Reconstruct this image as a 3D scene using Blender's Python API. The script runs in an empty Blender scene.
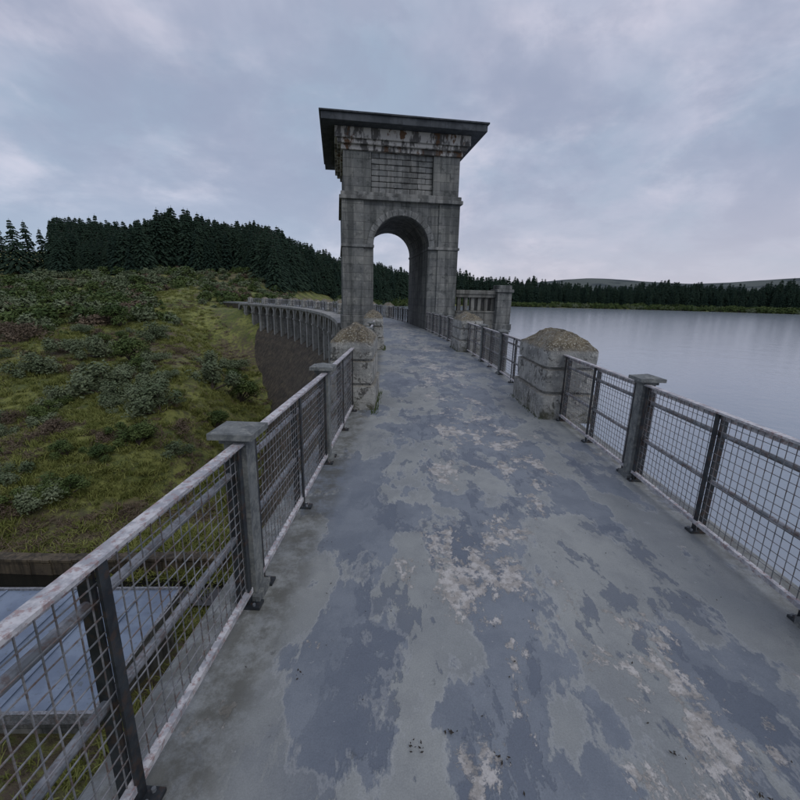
import bpy, math, random
import numpy as np
from mathutils import Vector, Matrix, noise, Euler
random.seed(7); np.random.seed(7)
scene=bpy.context.scene
root=scene.collection
R=125.0; S0=4.0
OL=-0.85; OR=2.22; OC=0.69

# ------------------------------------------------------------ helpers
def Wp(s,off,z):
    t=(s-S0)/R
    return (-R+(R+off)*math.cos(t), S0+(R+off)*math.sin(t), z)
class MB:
    def __init__(self): self.v=[];self.f=[];self.m=[]
    def add(self,vs,fs,mi=0):
        b=len(self.v); self.v+= [tuple(p) for p in vs]
        for f in fs: self.f.append(tuple(b+i for i in f)); self.m.append(mi)
    def box(self,x0,x1,y0,y1,z0,z1,mi=0,fn=None):
        vs=[(x0,y0,z0),(x1,y0,z0),(x1,y1,z0),(x0,y1,z0),(x0,y0,z1),(x1,y0,z1),(x1,y1,z1),(x0,y1,z1)]
        if fn: vs=[fn(*p) for p in vs]
        self.add(vs,[(0,3,2,1),(4,5,6,7),(0,1,5,4),(1,2,6,5),(2,3,7,6),(3,0,4,7)],mi)
    def beam(self,p,q,w,h,mi=0,up=(0,0,1)):
        p=Vector(p);q=Vector(q);d=(q-p).normalized();u=Vector(up)
        if abs(d.dot(u))>0.95: u=Vector((0,1,0))
        a=d.cross(u).normalized()*w/2; b=a.cross(d).normalized()*h/2
        vs=[p-a-b,p+a-b,p+a+b,p-a+b,q-a-b,q+a-b,q+a+b,q-a+b]
        self.add(vs,[(0,1,2,3),(7,6,5,4),(0,4,5,1),(1,5,6,2),(2,6,7,3),(3,7,4,0)],mi)
    def tube(self,p,q,r,r2=None,n=8,mi=0):
        p=Vector(p);q=Vector(q);d=(q-p).normalized();r2=r if r2 is None else r2
        u=Vector((0,0,1)) if abs(d.z)<.9 else Vector((1,0,0))
        a=d.cross(u).normalized();b=a.cross(d)
        vs=[];fs=[]
        for i in range(n):
            t=2*math.pi*i/n; o=a*math.cos(t)+b*math.sin(t)
            vs+= [p+o*r,q+o*r2]
        for i in range(n):
            j=(i+1)%n; fs.append((2*i,2*j,2*j+1,2*i+1))
        fs.append(tuple(2*i for i in range(n))); fs.append(tuple(2*i+1 for i in reversed(range(n))))
        self.add(vs,fs,mi)
    def arch(self,xl,xr,xc,r,zs,zt,y0,y1,mi=0,fn=None,n=20):
        fn=fn or (lambda x,y,z:(x,y,z))
        inner=[(xc-r*math.cos(math.pi*i/n), zs+r*math.sin(math.pi*i/n)) for i in range(n+1)]
        outer=[(xl+(xr-xl)*i/n,zt) for i in range(n+1)]
        vs=[]
        for (x,z) in inner: vs+= [fn(x,y0,z),fn(x,y1,z)]
        b=len(vs)
        for (x,z) in outer: vs+= [fn(x,y0,z),fn(x,y1,z)]
        c=len(vs)
        vs+= [fn(xl,y0,zs),fn(xl,y1,zs),fn(xr,y0,zs),fn(xr,y1,zs)]
        fs=[]
        for i in range(n):
            fs.append((2*i,2*i+2,b+2*i+2,b+2*i)); fs.append((2*i+1,b+2*i+1,b+2*i+3,2*i+3))
            fs.append((2*i,2*i+1,2*i+3,2*i+2)); fs.append((b+2*i,b+2*i+2,b+2*i+3,b+2*i+1))
        fs.append((c,0,b)); fs.append((c+1,b+1,1)); fs.append((c,b,b+1,c+1))
        fs.append((c+2,b+2*n,2*n)); fs.append((c+3,2*n+1,b+2*n+1)); fs.append((c+2,c+3,b+2*n+1,b+2*n))
        if abs(xl-(xc-r))>1e-4: fs+= [(c,c+1,1,0)]
        if abs(xr-(xc+r))>1e-4: fs+= [(c+2,2*n,2*n+1,c+3)]
        self.add(vs,fs,mi)
    def obj(self,name,mats,parent=None,loc=(0,0,0),rz=0,bevel=0,smooth=False,link=True):
        me=bpy.data.meshes.new(name); me.from_pydata(self.v,[],self.f)
        for m in mats: me.materials.append(m)
        if len(mats)>1: me.polygons.foreach_set("material_index",self.m)
        if smooth:
            me.polygons.foreach_set("use_smooth",[True]*len(me.polygons))
        me.update()
        if smooth:
            try: me.set_sharp_from_angle(angle=math.radians(38))
            except Exception: pass
        o=bpy.data.objects.new(name,me)
        if link: root.objects.link(o)
        o.location=loc;o.rotation_euler=(0,0,rz)
        if parent: o.parent=parent
        if bevel:
            b=o.modifiers.new("bevel",'BEVEL');b.width=bevel;b.segments=2;b.limit_method='ANGLE'
        return o
def empty(name,loc=(0,0,0),rz=0):
    e=bpy.data.objects.new(name,None);root.objects.link(e);e.location=loc;e.rotation_euler=(0,0,rz);e.empty_display_size=.2
    return e

class NT:
    def __init__(self,name):
        self.mat=bpy.data.materials.new(name); self.mat.use_nodes=True
        self.t=self.mat.node_tree; self.n=self.t.nodes; self.p=self.n["Principled BSDF"]
    def new(self,typ,**kw):
        x=self.n.new(typ)
        for k,v in kw.items(): setattr(x,k,v)
        return x
    def l(self,a,b): self.t.links.new(a,b)
    def coord(self,scale=(1,1,1),which='Object'):
        tc=self.new('ShaderNodeTexCoord'); mp=self.new('ShaderNodeMapping'); mp.inputs['Scale'].default_value=scale
        self.l(tc.outputs[which],mp.inputs[0]); return mp.outputs[0]
    def noise(self,vec,scale,detail=6,rough=.55,dist=0):
        x=self.new('ShaderNodeTexNoise'); x.inputs['Scale'].default_value=scale;x.inputs['Detail'].default_value=detail
        x.inputs['Roughness'].default_value=rough;x.inputs['Distortion'].default_value=dist
        self.l(vec,x.inputs['Vector']); return x.outputs['Fac']
    def ramp(self,fac,a,b,smooth=True):
        x=self.new('ShaderNodeMapRange'); x.inputs['From Min'].default_value=a;x.inputs['From Max'].default_value=b
        if smooth: x.interpolation_type='SMOOTHSTEP'
        self.l(fac,x.inputs['Value']); return x.outputs['Result']
    def mix(self,fac,a,b,mode='MIX'):
        x=self.new('ShaderNodeMix',data_type='RGBA',blend_type=mode)
        for sock,val in ((x.inputs['Factor'],fac),(x.inputs['A'],a),(x.inputs['B'],b)):
            if isinstance(val,tuple): sock.default_value=(*val,1)
            elif isinstance(val,(int,float)): sock.default_value=val
            else: self.l(val,sock)
        return x.outputs['Result']
    def math(self,op,a,b=0.0,clamp=False):
        x=self.new('ShaderNodeMath',operation=op); x.use_clamp=clamp
        for i,v in enumerate((a,b)):
            if isinstance(v,(int,float)): x.inputs[i].default_value=v
            else: self.l(v,x.inputs[i])
        return x.outputs[0]
    def bump(self,h,strength=.4,dist=.02,prev=None):
        x=self.new('ShaderNodeBump');x.inputs['Strength'].default_value=strength;x.inputs['Distance'].default_value=dist
        self.l(h,x.inputs['Height'])
        if prev is not None: self.l(prev,x.inputs['Normal'])
        return x.outputs['Normal']
    def base(self,c): 
        if isinstance(c,tuple): self.p.inputs['Base Color'].default_value=(*c,1)
        else: self.l(c,self.p.inputs['Base Color'])
    def rough(self,c):
        if isinstance(c,(int,float)): self.p.inputs['Roughness'].default_value=c
        else: self.l(c,self.p.inputs['Roughness'])
    def nrm(self,c): self.l(c,self.p.inputs['Normal'])

def m_tower(name,c1,c2,dark,block=(1.0,.42),stain=0.5,joints=True):
    m=NT(name); v=m.coord()
    sep=m.new('ShaderNodeSeparateXYZ'); m.l(v,sep.inputs[0])
    u=m.math('ADD',sep.outputs[0],sep.outputs[1])
    cmb=m.new('ShaderNodeCombineXYZ'); m.l(u,cmb.inputs[0]); m.l(sep.outputs[2],cmb.inputs[1])
    n1=m.noise(v,.9,5,.6); n2=m.noise(v,6,6,.65)
    vs=m.coord((2.4,2.4,.16)); n3=m.noise(vs,1.3,6,.6)
    col=m.mix(m.ramp(n1,.35,.65),c1,c2)
    col=m.mix(m.math('MULTIPLY',m.ramp(n2,.52,.72),.4),col,tuple(min(.6,c*1.9) for c in c2))
    col=m.mix(m.math('MULTIPLY',m.ramp(n3,.42,.62),stain),col,dark)
    n4=m.noise(v,2.6,6,.7)
    col=m.mix(m.math('MULTIPLY',m.ramp(n4,.53,.66),.65),col,dark)
    h=m.math('MULTIPLY',n2,.6)
    if joints:
        br=m.new('ShaderNodeTexBrick'); m.l(cmb.outputs[0],br.inputs['Vector'])
        br.inputs['Scale'].default_value=1; br.inputs['Brick Width'].default_value=block[0]; br.inputs['Row Height'].default_value=block[1]
        br.inputs['Mortar Size'].default_value=.014; br.inputs['Mortar Smooth'].default_value=.4
        br.inputs['Color1'].default_value=(.72,.72,.73,1); br.inputs['Color2'].default_value=(1.12,1.1,1.04,1); br.inputs['Mortar'].default_value=(.45,.45,.45,1)
        col=m.mix(.8,col,br.outputs['Color'],'MULTIPLY')
        inv=m.math('SUBTRACT',1,br.outputs['Fac']); h=m.math('ADD',h,inv)
    m.base(col); m.rough(.88); m.nrm(m.bump(h,.5,.025)); return m.mat
M_tow=m_tower('tower_stone',(.145,.152,.15),(.23,.232,.22),(.038,.043,.043),stain=.65)
M_trim=m_tower('trim_stone',(.17,.176,.173),(.26,.257,.24),(.045,.047,.045),stain=.65,joints=False)
M_roof=m_tower('roof_concrete',(.045,.052,.06),(.075,.082,.09),(.022,.026,.03),joints=False)
M_dam=m_tower('dam_masonry',(.075,.058,.04),(.115,.092,.06),(.022,.018,.012),(1.4,.6),.8)
M_rib=m_tower('rib_concrete',(.24,.24,.225),(.36,.355,.33),(.09,.085,.07),stain=.5,joints=False)
M_plat=m_tower('platform_concrete',(.15,.148,.135),(.23,.225,.20),(.05,.048,.04),stain=.7,joints=False)
def m_frieze():
    m=NT('stained_frieze'); v=m.coord((1.6,1.6,.5)); a=m.noise(v,1.2,6,.7); b=m.noise(m.coord((1,1,.6)),1.9,6,.7)
    col=m.mix(m.ramp(a,.46,.54),(.10,.095,.09),(.48,.46,.43)); col=m.mix(m.ramp(b,.54,.6),col,(.12,.065,.035))
    m.base(col);m.rough(.9);m.nrm(m.bump(a,.4,.03));return m.mat
M_fr=m_frieze()
def m_pier():
    m=NT('lichen_stone'); g=m.new('ShaderNodeNewGeometry')
    sp=m.new('ShaderNodeSeparateXYZ'); m.l(g.outputs['Normal'],sp.inputs[0])
    sz=m.new('ShaderNodeSeparateXYZ'); m.l(g.outputs['Position'],sz.inputs[0])
    v=g.outputs['Position']
    n1=m.noise(v,3,6,.65);n2=m.noise(v,11,7,.7);n3=m.noise(v,40,4,.6);n4=m.noise(v,5.5,7,.75,.4)
    col=m.mix(m.ramp(n1,.38,.6),(.22,.222,.21),(.40,.395,.365))
    col=m.mix(m.ramp(n4,.53,.6),col,(.10,.098,.09))
    col=m.mix(m.math('MULTIPLY',m.ramp(n2,.55,.63),.85),col,(.58,.57,.53))
    low=m.ramp(sz.outputs[2],.28,.0)
    col=m.mix(m.math('MULTIPLY',low,m.ramp(n4,.42,.6)),col,(.085,.085,.055))
    zt=m.math('ADD',m.math('MULTIPLY',m.ramp(sz.outputs[2],.96,1.08),.5),m.math('MULTIPLY',m.ramp(sp.outputs[2],.12,.5),.5))
    top=m.math('ADD',zt,m.math('MULTIPLY',m.math('SUBTRACT',n2,.5),1.3),True)
    tcol=m.mix(m.ramp(n4,.4,.58),(.07,.056,.036),(.16,.132,.085)); tcol=m.mix(m.ramp(n3,.53,.63),tcol,(.36,.34,.27))
    tcol=m.mix(m.math('MULTIPLY',m.ramp(n1,.54,.64),.5),tcol,(.28,.27,.24))
    col=m.mix(top,col,tcol)
    m.base(col);m.rough(.95);m.nrm(m.bump(n3,.5,.02,m.bump(n2,.8,.04)));return m.mat
M_pier=m_pier()
def m_road():
    m=NT('worn_surface'); g=m.new('ShaderNodeNewGeometry'); pos=g.outputs['Position']
    def mp(sc,off=(0,0,0)):
        x=m.new('ShaderNodeMapping'); x.inputs['Scale'].default_value=sc;x.inputs['Location'].default_value=off; m.l(pos,x.inputs[0]); return x.outputs[0]
    tc=m.new('ShaderNodeTexCoord'); sp=m.new('ShaderNodeSeparateXYZ'); m.l(tc.outputs['UV'],sp.inputs[0])
    off=sp.outputs[0]
    cd=m.math('ABSOLUTE',m.math('SUBTRACT',off,OC+.1))
    centre=m.ramp(cd,1.35,.75)
    wob=m.noise(mp((1,1,1)),1.2,5)
    A=m.noise(mp((1.0,.5,1),(3.1,1.7,0)),1.3,9,.64,.15)
    A2=m.noise(mp((1.1,.5,1),(13.1,6.2,0)),2.6,8,.68,.2)
    B=m.noise(mp((1.0,.6,1),(2.7,8.3,0)),1.9,9,.76,.2)
    F=m.noise(mp((1,1,1)),160,2,.6); G=m.noise(mp((1,1,1)),14,6,.7); Hh=m.noise(mp((1,.8,1)),3.5,8,.7)
    edge=m.math('MULTIPLY',cd,.05)
    As=m.math('SUBTRACT',A,edge)
    dark=m.ramp(As,.452,.474)
    col=m.mix(m.ramp(wob,.35,.65),(.235,.248,.245),(.30,.31,.295))
    col=m.mix(m.math('MULTIPLY',m.ramp(Hh,.45,.62),.4),col,(.18,.19,.195))
    col=m.mix(m.math('MULTIPLY',dark,.9),col,m.mix(m.ramp(Hh,.4,.6),(.142,.164,.196),(.19,.213,.242)))
    d2=m.math('MULTIPLY',m.ramp(A2,.54,.56),m.math('ADD',centre,.25,True))
    col=m.mix(m.math('MULTIPLY',d2,.75),col,(.11,.13,.163))
    rim=m.math('MULTIPLY',m.ramp(As,.442,.452),m.ramp(As,.470,.458))
    col=m.mix(m.math('MULTIPLY',rim,.3),col,(.38,.39,.39))
    tm=m.math('MULTIPLY',m.ramp(cd,1.0,.3),.085)
    Bt=m.math('ADD',B,tm)
    t=m.ramp(Bt,.612,.637)
    G2=m.noise(mp((1,1,1)),6,8,.75)
    t=m.math('MULTIPLY',t,m.ramp(G2,.40,.48))
    col=m.mix(m.math('MULTIPLY',t,.92),col,m.mix(m.ramp(G,.4,.6),(.31,.285,.255),(.50,.475,.445)))
    sc=m.ramp(m.noise(mp((1,1,1),(2,9,1)),20,5,.75),.66,.70); col=m.mix(m.math('MULTIPLY',sc,.6),col,(.46,.46,.44))
    dk=m.ramp(m.noise(mp((1,1,1),(5,5,0)),9,6,.75),.63,.70); col=m.mix(m.math('MULTIPLY',dk,.5),col,(.06,.065,.07))
    col=m.mix(.5,col,m.mix(F,(.5,.5,.5),(1.5,1.5,1.5)),'MULTIPLY')
    gut=m.math('MULTIPLY',m.ramp(cd,1.30,1.5),m.ramp(G2,.35,.6)); col=m.mix(m.math('MULTIPLY',gut,.75),col,(.08,.078,.06))
    m.base(col)
    m.rough(m.math('ADD',m.math('MULTIPLY',G,.3),.36))
    h=m.math('ADD',m.math('MULTIPLY',F,.16),m.math('ADD',m.math('MULTIPLY',dark,-.25),m.math('ADD',m.math('MULTIPLY',d2,-.25),m.math('MULTIPLY',t,-.5))))
    m.nrm(m.bump(m.math('ADD',h,m.math('MULTIPLY',G,.35)),.55,.012)); return m.mat
M_road=m_road()
def m_metal(name,c1,c2,rust,amt,metal=.3,rough=.5,sc=9,lo=.48):
    m=NT(name);g=m.new('ShaderNodeNewGeometry');v=g.outputs['Position'];a=m.noise(v,sc,4,.7);b=m.noise(v,sc*2.3,5,.7)
    col=m.mix(m.ramp(a,.4,.6),c1,c2);col=m.mix(m.math('MULTIPLY',m.ramp(b,lo,.62),amt),col,rust)
    m.base(col);m.p.inputs['Metallic'].default_value=metal;m.rough(rough);m.nrm(m.bump(b,.3,.004));return m.mat
M_galv=m_metal('galvanised_steel',(.16,.175,.19),(.29,.30,.32),(.12,.07,.05),.6)
M_top=m_metal('worn_top_rail',(.33,.33,.35),(.58,.565,.565),(.30,.18,.165),.75,.05,.5,14,.50)
M_wire=m_metal('mesh_wire',(.15,.16,.17),(.27,.27,.28),(.13,.075,.05),.7,.2)
M_black=m_metal('dark_iron',(.018,.022,.027),(.038,.045,.05),(.09,.05,.03),.5,.2)
M_post=m_metal('grey_post',(.10,.108,.108),(.165,.175,.17),(.30,.30,.27),.5,0,.8)

# ------------------------------------------------------------ terrain
SH_A=[-24,-20,-14,-8,0,8,30,60,90,130,170,200]
SH_R=[88,98,130,195,280,345,372,365,300,210,120,95]
PD=[0,7,13,16,24,32,60,82,100,120,150,190,230,330,500,900,3500]
PZ=[-10.0,-10.1,-12.0,-13,-12.4,-10.8,-5.6,-1.6,0.2,3.0,8.5,16,22,29,34,40,50]
def ss(a,b,x):
    t=min(1,max(0,(x-a)/(b-a)));return t*t*(3-2*t)
HILLS=[(22,1500,42,170),(44,1750,66,330),(62,1500,35,300),(33,2400,20,400),(5,2300,40,600),(-20,2200,60,700)]
HILLS=[(a,hr*math.sin(math.radians(a)),hr*math.cos(math.radians(a)),hh,hw) for a,hr,hh,hw in HILLS]
def H(x,y):
    rho=math.hypot(x,y)+1e-6; az=math.degrees(math.atan2(x,y))
    az2=az if az>-90 else az+360
    r=math.hypot(x+R,y-S0)
    yy=abs(y)
    down=float(np.interp(yy,PD,PZ))
    nn=noise.noise(Vector((x*.06,y*.06,0)))*1.6+noise.noise(Vector((x*.18,y*.18,3)))*.7
    down+= nn*min(1,max(0,(rho-14)/15))
    down+= (noise.noise(Vector((x*.5,y*.5,5)))*.22)*(1 if rho>18 else 0)
    dd=R-r
    if y>20: down-= 7.5*ss(20,8,dd)*ss(20,34,y)*(1-ss(76,90,y))
    shore=float(np.interp(az2,SH_A,SH_R))+noise.noise(Vector((az2*.12,0,9)))*12
    if rho<shore: up=-4.0-min((shore-rho)*.12,9)
    else:
        k=1-ss(2,16,az2)
        up=-3.9+min((rho-shore)*(.08+.07*k),9+9*k)+noise.noise(Vector((x*.02,y*.02,1)))*1.5*min(1,(rho-shore)/30)
    wr=ss(R-2,R+1.2,r)
    if az2<0: wa=ss(-22,-13,az2)
    elif az2<180: wa=1
    else: wa=1-ss(196,206,az2)
    if az<-30 and az>-150: wa=0
    w=wr*wa
    z=down*(1-w)+up*w
    if rho>500:
        for (ha,cx,cy,hh,hw) in HILLS:
            d2=((x-cx)**2+(y-cy)**2)/(2*hw*hw)
            if d2<9: z+=hh*math.exp(-d2)
    return z
NA=560;NR=230
vs=[(0,0,H(0,.01))];fs=[]
for i in range(NR):
    rr=2.0*(4200/2.0)**(i/(NR-1))
    for j in range(NA):
        a=2*math.pi*j/NA; x=rr*math.sin(a);y=rr*math.cos(a); vs.append((x,y,H(x,y)))
for j in range(NA): fs.append((0,1+(j+1)%NA,1+j))
for i in range(NR-1):
    b=1+i*NA;c=b+NA
    for j in range(NA):
        k=(j+1)%NA; fs.append((b+j,b+k,c+k,c+j))
def m_terrain():
    m=NT('moor_ground');g=m.new('ShaderNodeNewGeometry');v=g.outputs['Position']
    a=m.noise(v,.05,6,.6,.3);b=m.noise(v,.22,7,.65,.4);c=m.noise(v,1.6,7,.7);d=m.noise(v,7,4,.7)
    col=m.mix(m.ramp(b,.40,.58),(.12,.14,.032),(.25,.26,.07))
    col=m.mix(m.math('MULTIPLY',m.ramp(c,.46,.60),.7),col,(.06,.078,.028))
    col=m.mix(m.math('MULTIPLY',m.ramp(a,.50,.58),m.ramp(c,.35,.55)),col,(.11,.082,.055))
    col=m.mix(m.math('MULTIPLY',m.ramp(m.noise(v,.5,6,.7),.56,.64),.65),col,(.17,.125,.08))
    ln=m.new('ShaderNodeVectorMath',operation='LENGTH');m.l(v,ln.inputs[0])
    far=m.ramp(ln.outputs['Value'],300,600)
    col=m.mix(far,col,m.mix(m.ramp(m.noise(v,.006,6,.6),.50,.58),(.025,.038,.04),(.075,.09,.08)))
    m.base(col);m.rough(.95);m.nrm(m.bump(m.math('ADD',c,m.math('MULTIPLY',d,.4)),.9,.35));return m.mat
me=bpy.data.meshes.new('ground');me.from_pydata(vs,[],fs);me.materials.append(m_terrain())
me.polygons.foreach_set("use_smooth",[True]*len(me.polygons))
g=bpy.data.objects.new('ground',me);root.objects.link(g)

# ------------------------------------------------------------ water
mb=MB();N=80;K=30
vs=[];fs=[]
for i in range(N+1):
    t=i/N; s=106-t*200; a=math.radians(-19+t*216); sh=float(np.interp(-19+t*216,SH_A,SH_R))+35
    p=Vector(Wp(s,1.6,-3.5)); q=Vector((sh*math.sin(a),sh*math.cos(a),-3.5))
    for k in range(K+1): vs.append(p.lerp(q,k/K))
for i in range(N):
    for k in range(K):
        b=i*(K+1)+k; fs.append((b,b+K+1,b+K+2,b+1))
mb.add(vs,fs)
m=NT('lake_water');gm=m.new('ShaderNodeNewGeometry');v=gm.outputs['Position']
m.base((.27,.305,.35));m.p.inputs['IOR'].default_value=1.5;m.rough(.14)  # pale base colour: part of the sky's reflection is painted into the water
n1=m.noise(v,2.2,4,.6);n2=m.noise(v,.35,3,.55)
m.nrm(m.bump(m.math('ADD',n1,m.math('MULTIPLY',n2,2.0)),.4,.04))
mb.obj('reservoir_water',[m.mat])

# ------------------------------------------------------------ dam, deck
def loft(name,prof,s0,s1,step,mat,uv=False):
    mb=MB();n=int((s1-s0)/step)+1;k=len(prof);vs=[]
    for i in range(n+1):
        s=s0+(s1-s0)*i/n
        for (o,z) in prof: vs.append(Wp(s,o,z))
    fs=[]
    for i in range(n):
        for j in range(k):
            jj=(j+1)%k; fs.append((i*k+j,i*k+jj,(i+1)*k+jj,(i+1)*k+j))
    fs.append(tuple(range(k)));fs.append(tuple(n*k+j for j in reversed(range(k))))
    mb.add(vs,fs); o=mb.obj(name,[mat])
    if uv:
        me=o.data; ul=me.uv_layers.new(name='UVMap')
        for lp in me.loops:
            co=me.vertices[lp.vertex_index].co; rr=math.hypot(co.x+R,co.y-S0)-R
            ul.data[lp.index].uv=(rr,co.y)
    return o
deckprof=[(-1.08,-.32),(-1.08,-.02),(-1.02,0),(OC,.02),(2.44,0),(2.5,-.02),(2.5,-.32)]
loft('walkway_road',deckprof,-70,112,1.0,M_road,True)
damo=empty('masonry_dam')
batA=[(-.95,-.33),(-.95,-4.4),(-1.2,-5.5),(-1.9,-8),(-3.2,-11),(-5.4,-16),(-6,-22),(3.6,-22),(2.35,-.33)]
bat=[(-.95,-.33),(-.95,-4.4),(-1.6,-4.6),(-2.4,-5.2),(-3.4,-6.5),(-4.3,-8.0),(-5.6,-10),(-9.5,-16),(-10,-22),(3.6,-22),(2.35,-.33)]
d=loft('dam_body',batA,-90,24.0,1.5,M_dam); d.parent=damo
d=loft('spillway_body',bat,24.01,112,1.5,M_dam); d.parent=damo
mb=MB()
fn=lambda x,y,z: Wp(x,y,z)
s=30.3; SPC=4.2
while s<98:
    mb.box(s-.40,s+.40,-2.45,-.96,-6.2,-.36,0,fn)
    mb.box(s-.5,s+.5,-2.55,-.965,-1.95,-1.75,0,fn)
    mb.arch(s+.40,s+SPC-.40,s+SPC/2,1.55,-2.05,-.365,-2.3,-1.7,0,fn,14)
    s+=SPC
o=mb.obj('downstream_ribs',[M_rib],damo)
o=loft('string_course',[(-2.62,-.35),(-2.62,-.06),(-1.09,-.06),(-1.09,-.35)],29,100,1.0,M_rib);o.parent=damo

# ------------------------------------------------------------ stone piers
def stone_pier(s,off,L=1.45,Wd=.72,h=1.0,seed=0,sc=1):
    rings=[(-.05,.055),(.0,.055),(.18,.055),(.342,.055),(.352,.04),(.358,-.015),(.388,-.015),(.394,.018),(.55,.02),(.70,.02),(.708,.012),(.714,-.025),(.742,-.025),(.748,.015),(.88,.02),(.97,.02),(1.0,.005),(1.04,-.035),(1.08,-.085),(1.13,-.15),(1.175,-.21),(1.205,-.28),(1.22,-.33)]
    n=96;vs=[];fs=[]
    for (z,ins) in rings:
        a=Wd/2+ins;b=L/2+ins*1.15
        a=max(a,.02)
        p=16 if z<1.02 else 7
        for i in range(n):
            t=2*math.pi*(i+.5)/n;c=math.cos(t);q=math.sin(t)
            x=a*math.copysign(abs(c)**(2/p),c);y=b*math.copysign(abs(q)**(2/p),q)
            P=Vector((x,y,z)); nv=noise.noise(P*5+Vector((seed*7,0,0)))*.012+noise.noise(P*14+Vector((seed*3,5,0)))*.010
            if z>1.0: nv*=2.4
            dz=(noise.noise(P*4+Vector((seed*9,1,1)))*.05+noise.noise(P*12+Vector((seed*9,1,1)))*.04) if z>1.0 else 0
            vs.append((x*(1+nv/max(a,.1)),y*(1+nv/b),z*sc+dz))
    for r in range(len(rings)-1):
        for i in range(n):
            j=(i+1)%n; fs.append((r*n+i,r*n+j,(r+1)*n+j,(r+1)*n+i))
    b=len(vs);vs.append((0,0,1.24*sc));k=(len(rings)-1)*n
    for i in range(n): fs.append((k+i,k+(i+1)%n,b))
    mb=MB();mb.add(vs,fs)
    p=Wp(s,off,0)
    return mb.obj('stone_pier',[M_pier],None,(p[0],p[1],0.005),(s-S0)/R,smooth=True)
BAY=7.6
PIER_S=[6.6+BAY*k for k in range(-5,13)]
PIER_S=[p for p in PIER_S if not (20<p<30)]
for i,p in enumerate(PIER_S):
    stone_pier(p,OR+.12,seed=i,sc=1.03); stone_pier(p+.2,OL-.03,L=1.25,Wd=.62,seed=i+50,sc=1.05)

# ------------------------------------------------------------ railings
def railing(off,s0,s1,nb,side,far=False):
    mb=MB()
    for b in range(nb):
        a=s0+(s1-s0)*b/nb;c=s0+(s1-s0)*(b+1)/nb
        P=lambda s,o,z:Vector(Wp(a,o,z)).lerp(Vector(Wp(c,o,z)),(s-a)/(c-a))
        o=off
        mb.beam(P(a,o,.955),P(c,o,.955),.052,.014,1)
        mb.beam(P(a,o+side*.024,.925),P(c,o+side*.024,.925),.008,.045,1)
        for z in (.79,.42): mb.tube(P(a,o+side*.05,z),P(c,o+side*.05,z),.019,n=10,mi=0)
        mb.beam(P(a+.07,o,.085),P(c-.07,o,.085),.03,.03,1)
        ln=c-a; sp=.055 if not far else .13
        n=int(ln/sp); ww=.0036 if not far else .006
        mo=o+side*.010
        for i in range(1,n):
            s=a+ln*i/n; wob=.003*math.sin(i*1.7+b)
            mb.beam(P(s,mo+wob,.09),P(s+.004*math.sin(i*2.3+b),mo,.93),ww,ww,2)
        nh=int(.84/sp)
        for i in range(1,nh):
            z=.09+.84*i/nh; mb.beam(P(a,mo+.004,z),P(c,mo+.004,z+.003*math.sin(i+b*2)),ww,ww,2)
        for s in (a+.10,(a+c)/2,c-.10):
            mb.box(s-.019,s+.019,min(o-side*.012,o-side*.002),max(o-side*.012,o-side*.002),.0,.946,3,Wp)
            mb.box(s-.005,s+.005,min(o+side*.022,o+side*.075),max(o+side*.022,o+side*.075),.0,.93,3,Wp)
            mb.box(s-.035,s+.035,o-.05,o+.07,.004,.02,3,Wp)
            for ds in (-.02,.02):
                p=Wp(s+ds*1.0,o-side*.035,.02); mb.tube(p,(p[0],p[1],.034),.008,n=6,mi=0)
    for b in range(nb+1):
        s=s0+(s1-s0)*b/nb
        if b in(0,nb): continue
        w=.058;oo=off+side*.03
        mb.box(s-w,s+w,oo-w,oo+w,.0,.98,4,Wp)
        mb.box(s-.085,s+.085,oo-.085,oo+.085,.003,.05,4,Wp)
        mb.box(s-.075,s+.075,oo-.075,oo+.075,.955,.985,4,Wp)
        mb.box(s-.115,s+.115,oo-.115,oo+.115,.986,1.018,4,Wp)
        c8=[Wp(s-.105,oo-.105,1.019),Wp(s+.105,oo-.105,1.019),Wp(s+.105,oo+.105,1.019),Wp(s-.105,oo+.105,1.019),Wp(s,oo,1.05)]
        mb.add(c8,[(0,1,4),(1,2,4),(2,3,4),(3,0,4)],4)
    return mb.obj('mesh_railing',[M_galv,M_top,M_wire,M_black,M_post],None)
def rails(off,side,half,shift,sh2):
    ps=[p+shift for p in PIER_S]
    for a,b in zip(ps[:-1],ps[1:]):
        s0=a+half+sh2;s1=b-half
        if b-a>BAY+1:
            railing(off,s0,22.7,4,side); railing(off,29.0,s1,max(1,round((s1-29)/1.95)),side,True)
        else:
            railing(off,s0,s1,3,side,s0>35 or s1<-8)
rails(OR,1,.72,0,.20); rails(OL,-1,.66,.2,.10)

# ------------------------------------------------------------ tower
TS=23.0;TH=(TS+3-S0)/R
tp=Wp(TS+3,.76,0)
loc=(tp[0],tp[1],0)
T=empty('stone_tower',loc,TH)
def tobj(mb,name,mats,bevel=.02):
    return mb.obj(name,mats,T,bevel=bevel)
y0,y1=-3.0,3.0
b=MB()
b.box(-3,-1.47,y0,y1,-12,4.35); b.box(1.47,3,y0,y1,-12,4.35)
b.arch(-3,3,0,1.47,4.351,6.5,y0,y1)
tobj(b,'tower_legs',[M_tow],0)
b=MB()
for sx in (-1,1):
    for (ya,yb) in ((y0-.1,y0+1.2),(y1-1.2,y1+.1)):
        xs=sorted((sx*3.1,sx*1.98)); b.box(xs[0],xs[1],ya,yb,.75,6.498)
        xs=sorted((sx*3.2,sx*1.52)); b.box(xs[0],xs[1],ya-.1 if ya<0 else ya,yb if ya<0 else yb+.1,-.3,.748)
tobj(b,'lower_pilasters',[M_tow],.03)
b=MB()
n=15
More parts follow.
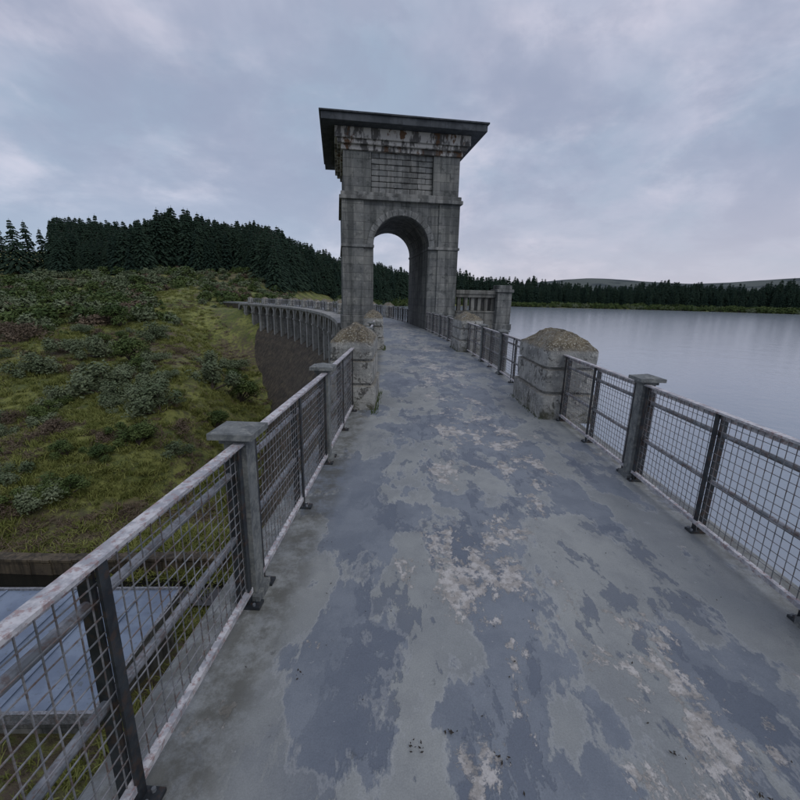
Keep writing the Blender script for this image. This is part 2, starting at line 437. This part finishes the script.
for k in range(n):
    a0=math.pi*(k+.02)/n;a1=math.pi*(k+.98)/n
    for (ya,yb) in ((y0-.07,y0+.02),(y1-.02,y1+.07)):
        pts=[]
        for y in (ya,yb):
            for (rr,aa) in ((1.49,a0),(1.49,(a0+a1)/2),(1.49,a1),(1.8,a1),(1.8,(a0+a1)/2),(1.8,a0)):
                pts.append((-rr*math.cos(aa),y,4.36+rr*math.sin(aa)))
        b.add(pts,[(0,1,2,3,4,5),(11,10,9,8,7,6)]+[(i,i+6,(i+1)%6+6,(i+1)%6) for i in range(6)])
tobj(b,'arch_voussoirs',[M_trim],.01)
b=MB()
b.box(-3.22,3.22,y0-.22,y1+.22,6.5,6.68); b.box(-3.14,3.14,y0-.14,y1+.14,6.682,6.87)
for sx in(-1,1):
    xs=sorted((sx*3.16,sx*1.44));b.box(xs[0],xs[1],y0-.15,y1+.15,4.22,4.36)
tobj(b,'string_course',[M_trim],.025)
b=MB();b.box(-2.85,2.85,y0+.2,y1-.2,6.872,9.0);tobj(b,'upper_core',[M_tow],0)
b=MB()
for sx in(-1,1):
    for (ya,yb) in ((y0,y0+1.45),(y1-1.45,y1)):
        xs=sorted((sx*3,sx*1.6));b.box(xs[0],xs[1],ya,yb,6.873,8.75)
tobj(b,'upper_pilasters',[M_tow],.03)
b=MB()
hh=(8.75-6.88)/7
for k in range(7):
    z=6.88+k*hh
    sh=.0 if k%2 else .4
    ed=[-1.59]+[q for q in (-1.59+sh+.8*i for i in range(0,5)) if -1.4<q<1.4]+[1.59]
    for a,c in zip(ed[:-1],ed[1:]):
        j=random.uniform(-.03,.03)
        b.box(a+.006,c-.006,y0+.09+j,y0+.22,z+.015,z+hh-.012)
        b.box(a+.006,c-.006,y1-.22,y1-.09+j,z+.015,z+hh-.012)
    for sx in (-1,1):
        xs=sorted((sx*2.94,sx*2.8)); b.box(xs[0],xs[1],-1.5,1.5,z+.015,z+hh-.012)
tobj(b,'rusticated_panel',[M_trim],.025)
b=MB();b.box(-3.1,3.1,y0-.1,y1+.1,8.752,8.98);b.box(-3.28,3.28,y0-.28,y1+.28,8.982,9.18);b.box(-3.4,3.4,y0-.4,y1+.4,9.182,9.66)
tobj(b,'stained_frieze',[M_fr],.03)
b=MB();b.box(-4.02,4.02,y0-1.02,y1+1.02,9.662,9.98);b.box(-4.1,4.1,y0-1.1,y1+1.1,9.982,10.06)
tobj(b,'roof_slab',[M_roof],.02)
PF=empty('valve_platform',loc,TH)
b=MB();b.box(3.21,6.3,-2.6,3.4,-9,.0); b.box(3.21,6.42,-2.75,3.5,.001,.25);b.obj('platform_base',[M_plat],PF,bevel=.03)
b=MB()
b.box(3.25,5.6,-2.62,-2.2,.251,.95)
b.box(3.25,5.6,-2.7,-2.12,1.98,2.2);b.box(3.25,5.6,-2.64,-2.18,1.8,1.979);b.box(3.25,5.6,-2.66,-2.16,.951,1.06)
for i in range(6):
    x=3.38+i*.4; b.box(x,x+.2,-2.54,-2.28,1.061,1.799)
b.box(5.75,6.17,-1.9,3.3,.251,.95);b.box(5.7,6.25,-1.9,3.3,1.98,2.2)
for i in range(12):
    y=-1.75+i*.42; b.box(5.85,6.1,y,y+.2,.951,1.979)
b.obj('parapet',[M_plat],PF,bevel=.02)
b=MB();b.box(5.6,6.45,-2.95,-2.0,-9,2.1);b.box(5.52,6.53,-3.03,-1.92,2.101,2.28);b.box(5.62,6.43,-2.93,-2.02,2.281,2.5);b.box(5.53,6.52,-3.02,-1.93,.0,.35) 
b.obj('end_pier',[M_tow],PF,bevel=.03)

# ------------------------------------------------------------ valley buildings
def m_sheet():
    m=NT('felt_roof');v=m.coord();a=m.noise(v,.8,5,.6);b=m.noise(v,6,6,.7)
    col=m.mix(m.ramp(a,.4,.6),(.14,.18,.25),(.20,.25,.33));col=m.mix(m.math('MULTIPLY',m.ramp(b,.56,.66),.5),col,(.08,.09,.07))
    m.base(col);m.rough(.5);return m.mat
M_sheet=m_sheet()
VH=empty('valve_house',(-12.6,10.9,-13),.06)
b=MB();b.box(-3.6,3.6,-2.2,2.2,-1,3.2);b.obj('walls',[M_tow],VH)
b=MB();b.box(-3.9,3.9,-2.45,2.45,3.201,3.38)
for x in (-2.6,-1.3,0,1.3,2.6): b.box(x-.03,x+.03,-2.43,2.43,3.381,3.43)
b.obj('roof',[M_sheet],VH)
b=MB();b.box(-4.0,4.0,-2.55,-2.452,3.1,3.46);b.box(-4.0,4.0,2.452,2.55,3.1,3.46);b.box(3.902,4.0,-2.45,2.45,3.1,3.46);b.box(-4.0,-3.902,-2.45,2.45,3.1,3.46);b.obj('fascia',[M_galv],VH)
b=MB()
for x in (-2,0,2): b.box(x-.5,x+.5,2.19,2.23,1.0,2.2)
b.obj('windows',[M_black],VH)
b=MB()
for i in range(26):
    x=-38+i*1.1; y=18.2+.35*math.sin(i*.3)
    b.box(x,x+1.09,y,y+.5,-14,-11.9+random.uniform(-.05,.05)); b.box(x-.0,x+1.08,y-.06,y+.56,-11.84,-11.7)
b.obj('stone_wall',[M_dam])
b=MB()
for i in range(40):
    x=-44+i*1.0; y=16.4+.35*math.sin(i*.3)
    b.add([(x,y,-12.6),(x+1,y+.05,-12.6),(x+1,y+1.75,-12.6),(x,y+1.7,-12.6)],[(0,1,2,3)])
m=NT('stream');m.base((.012,.012,.01));m.rough(.1);b.obj('stream_water',[m.mat])

# ------------------------------------------------------------ vegetation
def m_leaf(name,c1,c2,sc=.5):
    m=NT(name);v=m.coord();oi=m.new('ShaderNodeObjectInfo');a=m.noise(v,sc,2,.6)
    f=m.math('ADD',m.math('MULTIPLY',m.ramp(a,.35,.65),.55),m.math('MULTIPLY',oi.outputs['Random'],.5),True)
    m.base(m.mix(f,c1,c2));m.rough(.8);m.p.inputs['Specular IOR Level'].default_value=.15;return m.mat
M_con=m_leaf('conifer_needles',(.012,.028,.021),(.036,.060,.036),.4)
M_bush=m_leaf('willow_leaves',(.085,.115,.06),(.19,.22,.13),1.5)
M_bush2=m_leaf('broadleaf_leaves',(.045,.075,.025),(.12,.155,.05),1.5)
M_heath=m_leaf('heather',(.09,.068,.05),(.17,.13,.09),2)
M_grass=m_leaf('grass_blades',(.10,.12,.028),(.25,.255,.08),1)
M_bark=NT('bark');M_bark.base((.07,.055,.045));M_bark.rough(.9);M_bark=M_bark.mat
def conifer(seed,h=1.0,nl=24,w=.19):
    rnd=random.Random(seed);b=MB();b.tube((0,0,0),(0,0,.98),.014,.002,6,1)
    for k in range(nl):
        t=k/nl; z=.10+.88*t+rnd.uniform(-.01,.01)
        L=w*(1-t)**.75*(.8+.4*rnd.random())+.012
        nb=rnd.randint(7,9)
        for i in range(nb):
            if rnd.random()<.12: continue
            a=2*math.pi*(i+rnd.random()*.8)/nb; l=L*rnd.uniform(.6,1.15)
            d=Vector((math.cos(a),math.sin(a),0));sd=Vector((-d.y,d.x,0))
            segs=3
            for q in range(segs):
                u0=q/segs;u1=(q+1.25)/segs
                c=d*(l*u0)+Vector((0,0,z+.02*u0*(1-t)-.06*u0*u0*(l/.19)))
                e=d*(l*min(u1,1.05))+Vector((0,0,z-.065*min(u1,1)**2*(l/.19)-.006))
                wd=(.024+.03*(1-u0))*(.6+.6*(1-t))*rnd.uniform(.7,1.3)*.66
                tw=rnd.uniform(-.015,.015)
                b.add([c,e+sd*wd*.5+Vector((0,0,tw-.014)),e+d*wd*.5,e-sd*wd*.5+Vector((0,0,-tw-.014)),c+sd*wd+Vector((0,0,-.018)),c-sd*wd+Vector((0,0,-.018))],[(0,4,1,2),(0,2,3,5)],0)
    return b
def bush(seed,n=3000,ls=.042,flat=.75):
    rnd=random.Random(seed);b=MB();lobes=[]
    for i in range(rnd.randint(10,15)):
        a=rnd.random()*6.28;r=rnd.uniform(.1,.68);z=rnd.uniform(.2,.95)*flat*(1-.45*r)
        lobes.append((Vector((r*math.cos(a),r*math.sin(a),z)),rnd.uniform(.18,.36)))
        b.tube((0,0,0),lobes[-1][0],.03,.008,5,1)
    for i in range(n):
        c,r=rnd.choice(lobes)
        d=Vector((rnd.gauss(0,1),rnd.gauss(0,1),rnd.gauss(0,1))).normalized()
        if d.z<-.5: d.z*=-1
        p=c+d*r*(rnd.random()**.35)*rnd.uniform(.8,1.18)
        if p.z<.02: p.z=rnd.uniform(.02,.2)
        u=(Vector((rnd.gauss(0,1),rnd.gauss(0,1),rnd.gauss(0,.6)))).normalized(); w=d.cross(u)
        if w.length<.1: w=u.orthogonal()
        w=(w.normalized()+d*rnd.uniform(-.5,.5)).normalized()
        s=ls*rnd.uniform(.6,1.4)
        b.add([p-u*s,p+w*s*.5,p+u*s,p-w*s*.5],[(0,1,2,3)],0)
    return b
def tuft(seed,n=45,hm=.45,sp=.5):
    rnd=random.Random(seed);b=MB()
    for i in range(n):
        a=rnd.random()*6.28;r=sp*rnd.random()**.6;p=Vector((r*math.cos(a),r*math.sin(a),-.03))
        l=Vector((rnd.uniform(-.25,.25),rnd.uniform(-.25,.25),hm*rnd.uniform(.5,1.1)));w=Vector((rnd.uniform(-1,1),rnd.uniform(-1,1),0)).normalized()*.03
        m_=p+l*.55; e=p+l+Vector((l.x*.8,l.y*.8,-.05))
        b.add([p-w,p+w,m_+w*.8,m_-w*.8,e],[(0,1,2,3),(3,2,4)],0)
    return b
def coll(name,builders,mats):
    c=bpy.data.collections.new(name)
    for i,(b,ml) in enumerate(zip(builders,mats)):
        o=b.obj(name+'_proto_%d'%i,ml,link=False);c.objects.link(o)
    return c
def scatter(name,pts,col,nproto,tilt=.0):
    me=bpy.data.meshes.new(name);me.from_pydata([p[:3] for p in pts],[],[]);n=len(pts)
    a=me.attributes.new('scl','FLOAT','POINT');a.data.foreach_set('value',[p[3] for p in pts])
    a=me.attributes.new('rot','FLOAT_VECTOR','POINT')
    rr=[]
    for p in pts: rr+= [random.uniform(-tilt,tilt),random.uniform(-tilt,tilt),random.random()*6.28]
    a.data.foreach_set('vector',rr)
    a=me.attributes.new('pid','INT','POINT');a.data.foreach_set('value',[ (p[4] if len(p)>4 else random.randrange(nproto)) for p in pts])
    o=bpy.data.objects.new(name,me);root.objects.link(o)
    ng=bpy.data.node_groups.new(name,'GeometryNodeTree')
    ng.interface.new_socket('Geometry',in_out='INPUT',socket_type='NodeSocketGeometry');ng.interface.new_socket('Geometry',in_out='OUTPUT',socket_type='NodeSocketGeometry')
    N=ng.nodes;gi=N.new('NodeGroupInput');go=N.new('NodeGroupOutput');ip=N.new('GeometryNodeInstanceOnPoints');ci=N.new('GeometryNodeCollectionInfo')
    ci.inputs['Collection'].default_value=col;ci.inputs['Separate Children'].default_value=True;ci.inputs['Reset Children'].default_value=True
    def na(nm,t):
        x=N.new('GeometryNodeInputNamedAttribute');x.data_type=t;x.inputs['Name'].default_value=nm
        return [s for s in x.outputs if s.enabled and s.name=='Attribute'][0]
    L=ng.links
    L.new(gi.outputs[0],ip.inputs['Points']);L.new(ci.outputs[0],ip.inputs['Instance']);ip.inputs['Pick Instance'].default_value=True
    L.new(na('pid','INT'),ip.inputs['Instance Index']);L.new(na('rot','FLOAT_VECTOR'),ip.inputs['Rotation']);L.new(na('scl','FLOAT'),ip.inputs['Scale'])
    L.new(ip.outputs[0],go.inputs[0])
    md=o.modifiers.new('scatter','NODES');md.node_group=ng
    return o
def dam_off(x,y): return math.hypot(x+R,y-S0)-R
C_con=coll('conifer',[conifer(1),conifer(2,w=.16),conifer(3,w=.22),conifer(4,w=.18)],[[M_con,M_bark]]*4)
bl=[[M_bush,M_bark],[M_bush,M_bark],[M_bush2,M_bark],[M_bush2,M_bark],[M_heath,M_bark]]
C_bush=coll('bush',[bush(1),bush(2),bush(3,flat=.9),bush(4),bush(5,1800,.035,flat=.45)],bl)
C_bushf=coll('farbush',[bush(11,500,.10),bush(12,500,.10),bush(13,500,.10,.9),bush(14,500,.10,.9),bush(15,400,.09,flat=.45)],bl)
C_gr=coll('tuft',[tuft(1),tuft(2,35,.6,.4),tuft(3,60,.35,.7),tuft(4,50,.3,.6)],[[M_grass],[M_grass],[M_grass],[M_heath]])
pts=[]
def polar(azd,rho): a=math.radians(azd);return rho*math.sin(a),rho*math.cos(a)
for i in range(3000):
    az=random.uniform(-40.3,-2); base=176 if az<-24 else max(140,176-(az+24)*6) if az<-18 else 140+(az+18)*7.5
    rho=base+95*random.random()**.9+6*math.sin(az*.8)
    x,y=polar(az,rho)
    z=H(x,y)
    if z<-3: continue
    hs=random.uniform(9,17)*(.75+.5*(noise.noise(Vector((x*.04,y*.04,0)))+.5))
    if az>-22: hs*=1.02
    pts.append((x,y,z-.3,hs))
for i in range(2600):
    az=random.uniform(-6,75);sh=float(np.interp(az,SH_A,SH_R))
    rho=sh+18+70*random.random(); x,y=polar(az,rho);z=H(x,y)
    if z<-3.2: continue
    hs=random.uniform(10,17.5)*(.75+.5*(noise.noise(Vector((x*.02,y*.02,0)))+.5))
    if az<16: hs*=1.15
    pts.append((x,y,z-.3,hs))
for az,rho,h in ((-42.3,196,17),(-43.3,190,18),(-41.2,200,15),(-46.5,205,13),(-50,200,12),(-44.2,195,15)):
    x,y=polar(az,rho);pts.append((x,y,H(x,y)-.3,h))
scatter('conifer_forest',pts,C_con,4)
near=[(-33.6,43,3.4,0),(-31,40,2.4,0),(-24,37.5,2.8,0),(-26,39.5,2.4,1),(-24.5,49,3.4,0),(-22.5,52,2.8,2),(-56,58,3.8,4),(-61,62,3.2,4),(-25,24.5,1.8,1),(-28,26,1.5,1),(-46,48,2.8,0),(-40,36,2.2,1),(-44,33,2.4,0),(-36,52,3.2,2),(-28,56,2.6,0),(-50,70,3.4,2),(-30,68,2.6,1),(-27,62,2,2),(-38,30,1.5,4),(-21,42,1.8,2),(-31,33,1.6,4),(-20,33,1.6,0),(-40,62,2.8,0),(-29,44,2.2,1),(-37,40,2.2,0),(-33,47,2.6,1),(-35,44.5,2.4,0),(-43,55,3.0,0),(-48,56,2.6,1),(-53,50,2.4,0)]
pts=[(x,y,H(x,y)-.15,r*1.2,k) for x,y,r,k in near]
for i in range(380):
    x=random.uniform(-95,-14);y=random.uniform(22,90)
    if dam_off(x,y)>-14: continue
    if noise.noise(Vector((x*.05,y*.05,7)))<-.05: continue
    pts.append((x,y,H(x,y)-.15,random.uniform(.6,2.3),random.choice((0,1,2,4,4,3))))
scatter('scrub_bushes',pts,C_bush,5)
pts=[]
for i in range(1300):
    az=random.uniform(-62,-15);rho=random.uniform(86,182)
    x,y=polar(az,rho)
    if noise.noise(Vector((x*.035,y*.035,2)))<-.14 and rho<150 and az<-27: continue
    if dam_off(x,y)>-12 and rho<104: continue
    if az>-28 and rho<108 and random.random()<.9: continue
    z=H(x,y)
    if z<-2.5 and az>-22: continue
    k=.75 if az>-28 else 1
    pts.append((x,y,z-.2,random.uniform(1.2,3.4)*k,random.choice((0,0,1,2,3,4))))
for i in range(1300):
    az=random.uniform(-10,72);sh=float(np.interp(az,SH_A,SH_R));x,y=polar(az,sh+2+22*random.random());z=H(x,y)
    if z<-4.1: continue
    pts.append((x,y,max(z,-3.5)-.2,random.uniform(2,4.2),random.choice((2,3,3,1))))
scatter('shoreline_scrub',pts,C_bushf,5)
pts=[]
for i in range(15000):
    y=18+92*random.random()**1.3;x=-8-random.random()*(25+y*1.05)
    if dam_off(x,y)>-6.5 and y<95: continue
    z=H(x,y)
    n_=noise.noise(Vector((x*.08,y*.08,4)))
    pts.append((x,y,z,random.uniform(.5,1.3),3 if n_>.12 and random.random()<.7 else random.randrange(3)))
for i in range(2600):
    x=random.uniform(-26,-3.0);y=random.uniform(-4,17)
    if -17.2<x<-8.4 and 8<y<13.8: continue
    pts.append((x,y,H(x,y),random.uniform(.4,.9),random.randrange(3)))
scatter('moor_grass',pts,C_gr,4,tilt=.15)
b=MB();rnd=random.Random(3)
def leaf(x,y,s):
    u=Vector((rnd.gauss(0,1),rnd.gauss(0,1),rnd.uniform(-.3,.3))).normalized()*s;w=Vector((-u.y,u.x,rnd.uniform(-.3,.3)*s))*.5
    p=Vector((x,y,.022+s*.3)); b.add([p-u,p+w,p+u+Vector((0,0,s*.4)),p-w],[(0,1,2,3)])
for cx,cy,n_ in ((.05,1.22,12),(.2,1.27,9),(.37,1.18,10),(1.06,1.22,8),(-.45,1.5,5),(1.3,1.1,8)):
    for i in range(n_): leaf(cx+rnd.gauss(0,.02),cy+rnd.gauss(0,.014),rnd.uniform(.003,.010))
for i in range(260): leaf(rnd.uniform(-.8,2.1),rnd.uniform(.6,9),rnd.uniform(.003,.008))
m=NT('dead_leaf');m.base((.03,.024,.018));m.rough(.9);b.obj('leaf_litter',[m.mat])
b=MB()
for p in PIER_S:
    if p<0 or p>22: continue
    for off,L in ((OR-.28,.8),(OL+.33,.75)):
        for i in range(260):
            s=p+rnd.uniform(-L,L);o_=off+rnd.gauss(0,.03);q=Vector(Wp(s,o_,0.0));h=rnd.uniform(.015,.05)*(1.8 if off<0 else 1);w=.004
            lx=rnd.gauss(0,.012);ly=rnd.gauss(0,.012)
            b.add([q+Vector((-w,0,0)),q+Vector((w,0,0)),q+Vector((lx,ly,h))],[(0,1,2)])
m=NT('moss');m.base((.06,.085,.02));m.rough(.9);b.obj('edge_weeds',[m.mat])

# ------------------------------------------------------------ world, sun, camera
SE,SA=48,140
w=bpy.data.worlds.new("World");scene.world=w;w.use_nodes=True;nt=w.node_tree;n=nt.nodes;l=nt.links
bg=n['Background'];bg.inputs[1].default_value=.11
sky=n.new('ShaderNodeTexSky');sky.sky_type='NISHITA';sky.sun_disc=False;sky.sun_elevation=math.radians(SE);sky.sun_rotation=math.radians(SA)
tc=n.new('ShaderNodeTexCoord');sp=n.new('ShaderNodeSeparateXYZ');l.new(tc.outputs['Generated'],sp.inputs[0])
def mt(op,a,b_=0.0,c=False):
    x=n.new('ShaderNodeMath');x.operation=op;x.use_clamp=c
    for i,v in enumerate((a,b_)):
        if isinstance(v,(int,float)): x.inputs[i].default_value=v
        else: l.new(v,x.inputs[i])
    return x.outputs[0]
zz=mt('ADD',mt('MAXIMUM',sp.outputs[2],0.0),.35)
cb=n.new('ShaderNodeCombineXYZ');l.new(mt('DIVIDE',sp.outputs[0],zz),cb.inputs[0]);l.new(mt('DIVIDE',sp.outputs[1],zz),cb.inputs[1]);cb.inputs[2].default_value=2.3
def nz(sc,de,ro,di,loc=(0,0,0)):
    mp=n.new('ShaderNodeMapping');mp.inputs['Location'].default_value=loc;l.new(cb.outputs[0],mp.inputs[0])
    x=n.new('ShaderNodeTexNoise');x.inputs['Scale'].default_value=sc;x.inputs['Detail'].default_value=de;x.inputs['Roughness'].default_value=ro;x.inputs['Distortion'].default_value=di
    l.new(mp.outputs[0],x.inputs['Vector']);return x.outputs['Fac']
def mr(f,a,b_):
    x=n.new('ShaderNodeMapRange');x.interpolation_type='SMOOTHSTEP';x.inputs['From Min'].default_value=a;x.inputs['From Max'].default_value=b_;l.new(f,x.inputs['Value']);return x.outputs['Result']
def mx(f,a,b_):
    x=n.new('ShaderNodeMix');x.data_type='RGBA'
    for s_,v in ((x.inputs['Factor'],f),(x.inputs['A'],a),(x.inputs['B'],b_)):
        if isinstance(v,tuple): s_.default_value=(*v,1)
        elif isinstance(v,(int,float)): s_.default_value=v
        else: l.new(v,s_)
    return x.outputs['Result']
c=mx(mr(nz(1.7,6,.55,.3),.36,.62),(3.35,4.1,5.3),(4.5,4.8,6.0))
c=mx(mt('MULTIPLY',mr(nz(1.5,6,.58,.3,(6.3,1.1,0)),.48,.66),.85),c,(6.5,6.3,7.3))
c=mx(mt('MULTIPLY',mr(nz(1.25,6,.58,.35,(9,5,0)),.46,.62),.75),c,(3.0,3.4,4.6))
c=mx(mt('MULTIPLY',mr(nz(3.6,6,.6,.3,(2,15,0)),.46,.64),.5),c,(3.1,3.5,4.7))
hz=mr(sp.outputs[2],.30,.0)
hc=mx(mr(sp.outputs[0],-.5,.35),(3.8,4.8,6.2),(5.7,5.4,6.2))
c=mx(mt('MULTIPLY',hz,.6),c,hc)
c=mx(.92,sky.outputs[0],c)
l.new(c,bg.inputs[0])
sv=Vector((math.sin(math.radians(SA))*math.cos(math.radians(SE)),math.cos(math.radians(SA))*math.cos(math.radians(SE)),math.sin(math.radians(SE))))
sl=bpy.data.lights.new('sun','SUN');sl.energy=.85;sl.angle=math.radians(35);sl.color=(1,.97,.94)
so=bpy.data.objects.new('sun',sl);root.objects.link(so);so.rotation_euler=sv.to_track_quat('Z','Y').to_euler()
cam=bpy.data.cameras.new('camera');cam.lens=18.45;cam.sensor_width=36;cam.clip_end=9000;cam.clip_start=.02
co=bpy.data.objects.new('camera',cam);root.objects.link(co);scene.camera=co
M=Matrix.Rotation(math.radians(1.35),4,'Z')@Matrix.Rotation(math.radians(90-14),4,'X')@Matrix.Rotation(math.radians(1.2),4,'Z')
co.matrix_world=Matrix.Translation((0,0,1.7))@M
scene.view_settings.view_transform='Standard';scene.view_settings.look='None';scene.view_settings.exposure=0
